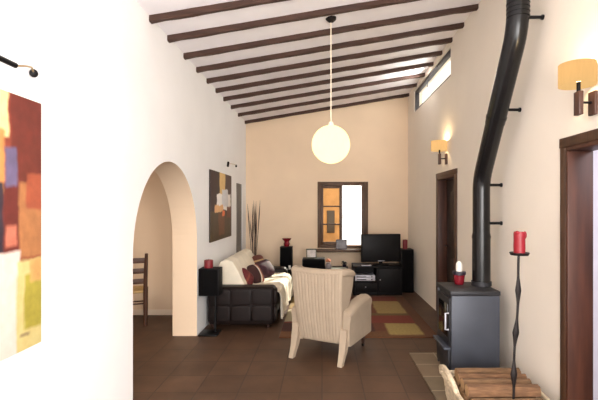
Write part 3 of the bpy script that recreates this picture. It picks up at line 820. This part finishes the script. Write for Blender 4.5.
# ================================================================ TV CABINET, TV
t = thing('tv_cabinet', 'black television cabinet with an open shelf in back right corner', 'cabinet', (1.0, 7.76, 0))
W2, D2, H2 = .44, .24, .52
MB().box(-W2, W2, -D2, D2, H2-.035, H2, .004).build('top', M['black_lac'], t)
for x in (-W2+.002, -.02, W2-.032): MB().box(x, x+.03, -D2+.01, D2-.01, 0, H2-.035, .003).build('side_panel', M['black_lac'], t)
MB().box(-W2+.03, -.02, -D2+.01, D2-.02, .235, .255, .002).build('shelf', M['black_lac'], t)
MB().box(-W2+.03, W2-.03, D2-.03, D2-.012, .0, H2-.035, .002).build('back_panel', M['black_lac'], t)
MB().box(-W2+.03, W2-.03, -D2+.02, D2-.03, 0, .05, .002).build('plinth', M['black_lac'], t)
d = MB().box(.012, W2-.034, -D2-.008, -D2+.012, .055, H2-.04, .003).build('door', M['black_lac'], t)
MB().sell((.04, -D2-.016, .28), (.01, .012, .01), 1, 1).build('knob', M['silver'], d)
d = MB().box(-W2+.034, -.022, -D2-.008, -D2+.012, .055, .228, .003).build('drawer', M['black_lac'], t)
MB().sell((-.22, -D2-.016, .15), (.01, .012, .01), 1, 1).build('knob', M['silver'], d)
for z, nm, h in ((.256, 'silver disc player on the open shelf, lower of two', .05), (.3075, 'silver box on top of the disc player', .045)):
    p = thing('disc_player', nm, 'player', (.775, 7.70, z))
    MB().box(-.18, .18, -.16, .15, 0, h, .004).build('case', M['silver'], p)
    MB().box(-.15, .02, -.164, -.158, h*.35, h*.65, .001).build('disc_slot', M['black_lac'], p)
    MB().sell((.12, -.162, h*.5), (.012, .008, .012), 1, 1).build('dial', M['black_lac'], p)
t = thing('television', 'black flat television on the cabinet beside the window', 'television', (1.08, 7.72, H2+.0005), math.radians(8))
MB().lathe([(.15, 0), (.15, .012), (.05, .02), (.03, .024)], n=28).build('stand_base', M['black_lac'], t)
MB().box(-.035, .035, .0, .03, .02, .12, .005).build('stand_neck', M['black_lac'], t)
MB().box(-.37, .37, -.035, .03, .055, .565, .012).build('bezel', M['black_lac'], t)
MB().box(-.34, .34, -.039, -.034, .10, .54, .002).build('screen', M['screen'], t)
MB().box(-.06, .06, -.039, -.034, .070, .080, .001).build('control_strip', M['silver'], t)
t = thing('speaker', 'tall black floor speaker in the back right corner', 'speaker', (1.575, 7.88, 0))
speaker_parts(t, .23, .28, .80)
candle((1.55, 7.84, .8005), .045, .17, M['dark_red_wax'], 'red candle on the tall speaker behind the television')
t = thing('remote_control', 'pale remote control lying on the cabinet before the television', 'remote', (.80, 7.565, H2+.0005), .15)
MB().box(-.09, .09, -.02, .02, 0, .018, .005).build('case', M['silver'], t)
MB().box(-.07, .05, -.012, .012, .018, .0205, .001).build('buttons', M['black_lac'], t)

# ================================================================ REEDS
t = thing('dry_reeds', 'tall dark dry reeds in a floor vase in the back left corner', 'plant', (-1.335, 8.24, 0))
MB().lathe([(.07, 0), (.10, .04), (.11, .2), (.08, .38), (.055, .48), (.065, .52), (.05, .5)], n=24).build('floor_vase', M['bottle_dark'], t)
for k in range(9):
    a = k*2.39; L = random.uniform(1.1, 1.25) if k > 3 else random.uniform(.8, 1.0)
    sp = random.uniform(.03, .13)
    p0 = Vector((.025*math.cos(a), .025*math.sin(a), .4)); p2 = Vector((sp*math.cos(a), sp*.8*math.sin(a), .5+L)); p1 = (p0+p2)/2+Vector((.02*math.sin(a), 0, 0))
    MB().tube([p0, p1, p1.lerp(p2, .6), p2], [.004, .005, .009, .0015], n=6).build('reed', M['reed'], t)

# ================================================================ ARMCHAIR
ac = thing('armchair', 'cream corduroy wing armchair seen from behind', 'armchair', (.078, 4.60, 0), math.radians(-27))
fab = M['chair_fab']
# local: x right, y forward, z up
def back_pt(s, tt):     # s -1..1 across, tt 0..1 up : rear face
    w = .252+.044*tt
    z = .20+.755*tt
    y = -.225-.10*tt-.02*math.sin(tt*PI)
    return s*w, y, z
def back_mesh():
    mb = MB(); nu, nv = 96, 20; ribs = 15
    def corner(s, tt):
        x, y, z = back_pt(s, tt)
        if tt > .8: z -= .018*abs(s)**8*(tt-.8)/.2*1.0
        z += -.012*math.cos(s*PI/2)*tt**3
        return x, y, z
    F, Bk = [], []
    for i in range(nu+1):
        s = -1+2*i/nu; f, b = [], []
        for j in range(nv+1):
            tt = j/nv; x, y, z = corner(s, tt)
            edge = min(1, (1-abs(s))/.06)*min(1, (1-tt)/.05+.15)
            rib = .006*abs(math.sin(ribs*PI*(s+1)/2))**.6*edge if abs(s) < .93 else .004
            e = 1-abs(s)**10
            b.append(mb.bm.verts.new((x, y-rib+.02*(1-e), z))); f.append(mb.bm.verts.new((x, y+.10+.02*e-.02*tt, z)))
        F.append(f); Bk.append(b)
    for i in range(nu):
        for j in range(nv):
            mb.bm.faces.new((Bk[i][j], Bk[i+1][j], Bk[i+1][j+1], Bk[i][j+1])); mb.bm.faces.new((F[i][j], F[i][j+1], F[i+1][j+1], F[i+1][j]))
        mb.bm.faces.new((Bk[i][nv], Bk[i+1][nv], F[i+1][nv], F[i][nv])); mb.bm.faces.new((Bk[i][0], F[i][0], F[i+1][0], Bk[i+1][0]))
    for j in range(nv):
        mb.bm.faces.new((Bk[0][j], Bk[0][j+1], F[0][j+1], F[0][j])); mb.bm.faces.new((Bk[nu][j], F[nu][j], F[nu][j+1], Bk[nu][j+1]))
    return mb
back_mesh().build('backrest', fab, ac, loc=None)
# padded top roll
tp = []
def wing_top(sd, u):
    x, y, z = back_pt(sd, 1.0)
    return (x*.97+sd*.012*u, y+.05+.245*u, z-.030-.045*u**2)
for u in (1, .85, .65, .45, .25, .12): tp.append(wing_top(-1, u))
for k in range(21):
    s = (-1+2*k/20)*.93; x, y, z = back_pt(s, 1.0)
    tp.append((x*.985, y+.035+.012*abs(s)**6, z-.030-.012*math.cos(s*PI/2)))
for u in (.12, .25, .45, .65, .85, 1): tp.append(wing_top(1, u))
nt_ = len(tp)
MB().tube(tp, [.026 if k in (0, nt_-1) else (.034 if k in (1, nt_-2) else .040) for k in range(nt_)], n=14).build('top_roll', fab, ac)
for sd in (-1, 1):
    # wing: tapered, rounded sheet from the back edge forward, flaring outward
    def wing(u, v, sd=sd):
        tt = .42+.55*v
        x, y, z = back_pt(sd, tt)
        fw = -.01+(.07+.22*math.sin(PI/2*min(1, .25+.95*v))**1.0)*u
        return Vector((x+sd*(.0+.016*u*(v*.7+.3)), y+.02+fw, z-.03*u*(v**3)-.02*max(0, v-.85)))
    MB().shell(wing, 14, 16, .05*sd).build('wing', fab, ac, sub=1)
    # arm: upholstered box with rolled top
    mb = MB(); x0, x1 = sorted((sd*.215, sd*.345))
    prof = []
    for k in range(13):
        a = PI*k/12; prof.append(((x0+x1)/2+(.072*math.cos(a)), .50+.062*math.sin(a)))
    prof += [(x0+.004, .44), (x0+.004, .17), (x1-.004, .17), (x1-.004, .44)]
    rings = []
    ys = [-.22, -.20, -.1, 0, .1, .2, .3, .37, .405, .418]
    for y in ys:
        sc = .86 if y in (ys[-1],) else (.97 if y in (ys[0], ys[-2]) else 1)
        dz = -.035+.085*math.sin(min(1, (y+.22)/.5)*PI/2)-.03*max(0, (y-.25)/.17)**2
        cx_, cz_ = (x0+x1)/2, .34
        rings.append([mb.bm.verts.new((cx_+(p[0]-cx_)*sc, y, cz_+(p[1]-cz_)*sc+(dz if p[1] > .3 else 0))) for p in prof])
    n = len(prof)
    for i in range(len(rings)-1):
        for k in range(n): mb.bm.faces.new((rings[i][k], rings[i][(k+1) % n], rings[i+1][(k+1) % n], rings[i+1][k]))
    mb.bm.faces.new(rings[0]); mb.bm.faces.new(rings[-1])
    mb.build('arm', fab, ac)
    # rear leg: upholstered, splayed backward
    mb = MB()
    xs = sd*.282
    rings = []
    for (y, z, h, d) in ((-.20, .34, .034, .045), (-.225, .22, .036, .046), (-.255, .12, .032, .036), (-.295, .05, .027, .03), (-.32, 0.0, .025, .028)):
        rings.append([mb.bm.verts.new((xs+a*h, y+b*d, z)) for a, b in ((-1, -1), (1, -1), (1, 1), (-1, 1))])
    for i in range(4):
        for k in range(4): mb.bm.faces.new((rings[i][k], rings[i][(k+1) % 4], rings[i+1][(k+1) % 4], rings[i+1][k]))
    mb.bm.faces.new(rings[0]); mb.bm.faces.new(rings[-1])
    mb.build('leg', fab, ac)
    lg = MB().lathe([(.014, .03), (.02, .06), (.026, .12), (.03, .18)], c=(sd*.255, .36, 0), n=14).build('leg', M['leg_dark'], ac)
    lg['label'] = 'dark turned front leg on a caster'
    MB().tube([(sd*.255-.011, .36, .018), (sd*.255+.011, .36, .018)], .018, n=14).build('caster', M['black_metal'], lg)
MB().box(-.235, .235, -.20, .40, .17, .34, .02).build('seat_base', fab, ac)
MB().sell((0, .12, .40), (.2, .31, .075), .4, .3).build('seat_cushion', fab, ac)

# ================================================================ DINING CHAIR
dc = thing('dining_chair', 'brown wooden ladder back dining chair beyond the arch', 'dining chair', (-2.62, 5.72, 0), math.radians(22))
wd = M['chair_wood']
for sd in (-1, 1):
    MB().tube([(sd*.20, -.20, 0), (sd*.20, -.19, .45), (sd*.205, -.23, .75), (sd*.215, -.27, .97)], [.024, .027, .026, .02], n=10).build('back_post', wd, dc)
    MB().tube([(sd*.21, .20, 0), (sd*.21, .20, .45)], [.017, .022], n=10).build('front_leg', wd, dc)
    MB().tube([(sd*.20, -.19, .2), (sd*.21, .20, .2)], .011, n=8).build('side_stretcher', wd, dc)
for z, y in ((.60, -.212), (.74, -.23), (.88, -.252)):
    MB().box(-.205, .205, y-.008, y+.008, z-.035, z+.035, .006).build('slat', wd, dc)
MB().tube([(-.21, .20, .25), (.21, .20, .25)], .011, n=8).build('front_stretcher', wd, dc)
MB().tube([(-.20, -.195, .3), (.20, -.195, .3)], .011, n=8).build('rear_stretcher', wd, dc)
MB().box(-.22, .22, -.19, .225, .435, .47, .014, 3).build('seat', M['rush'], dc)
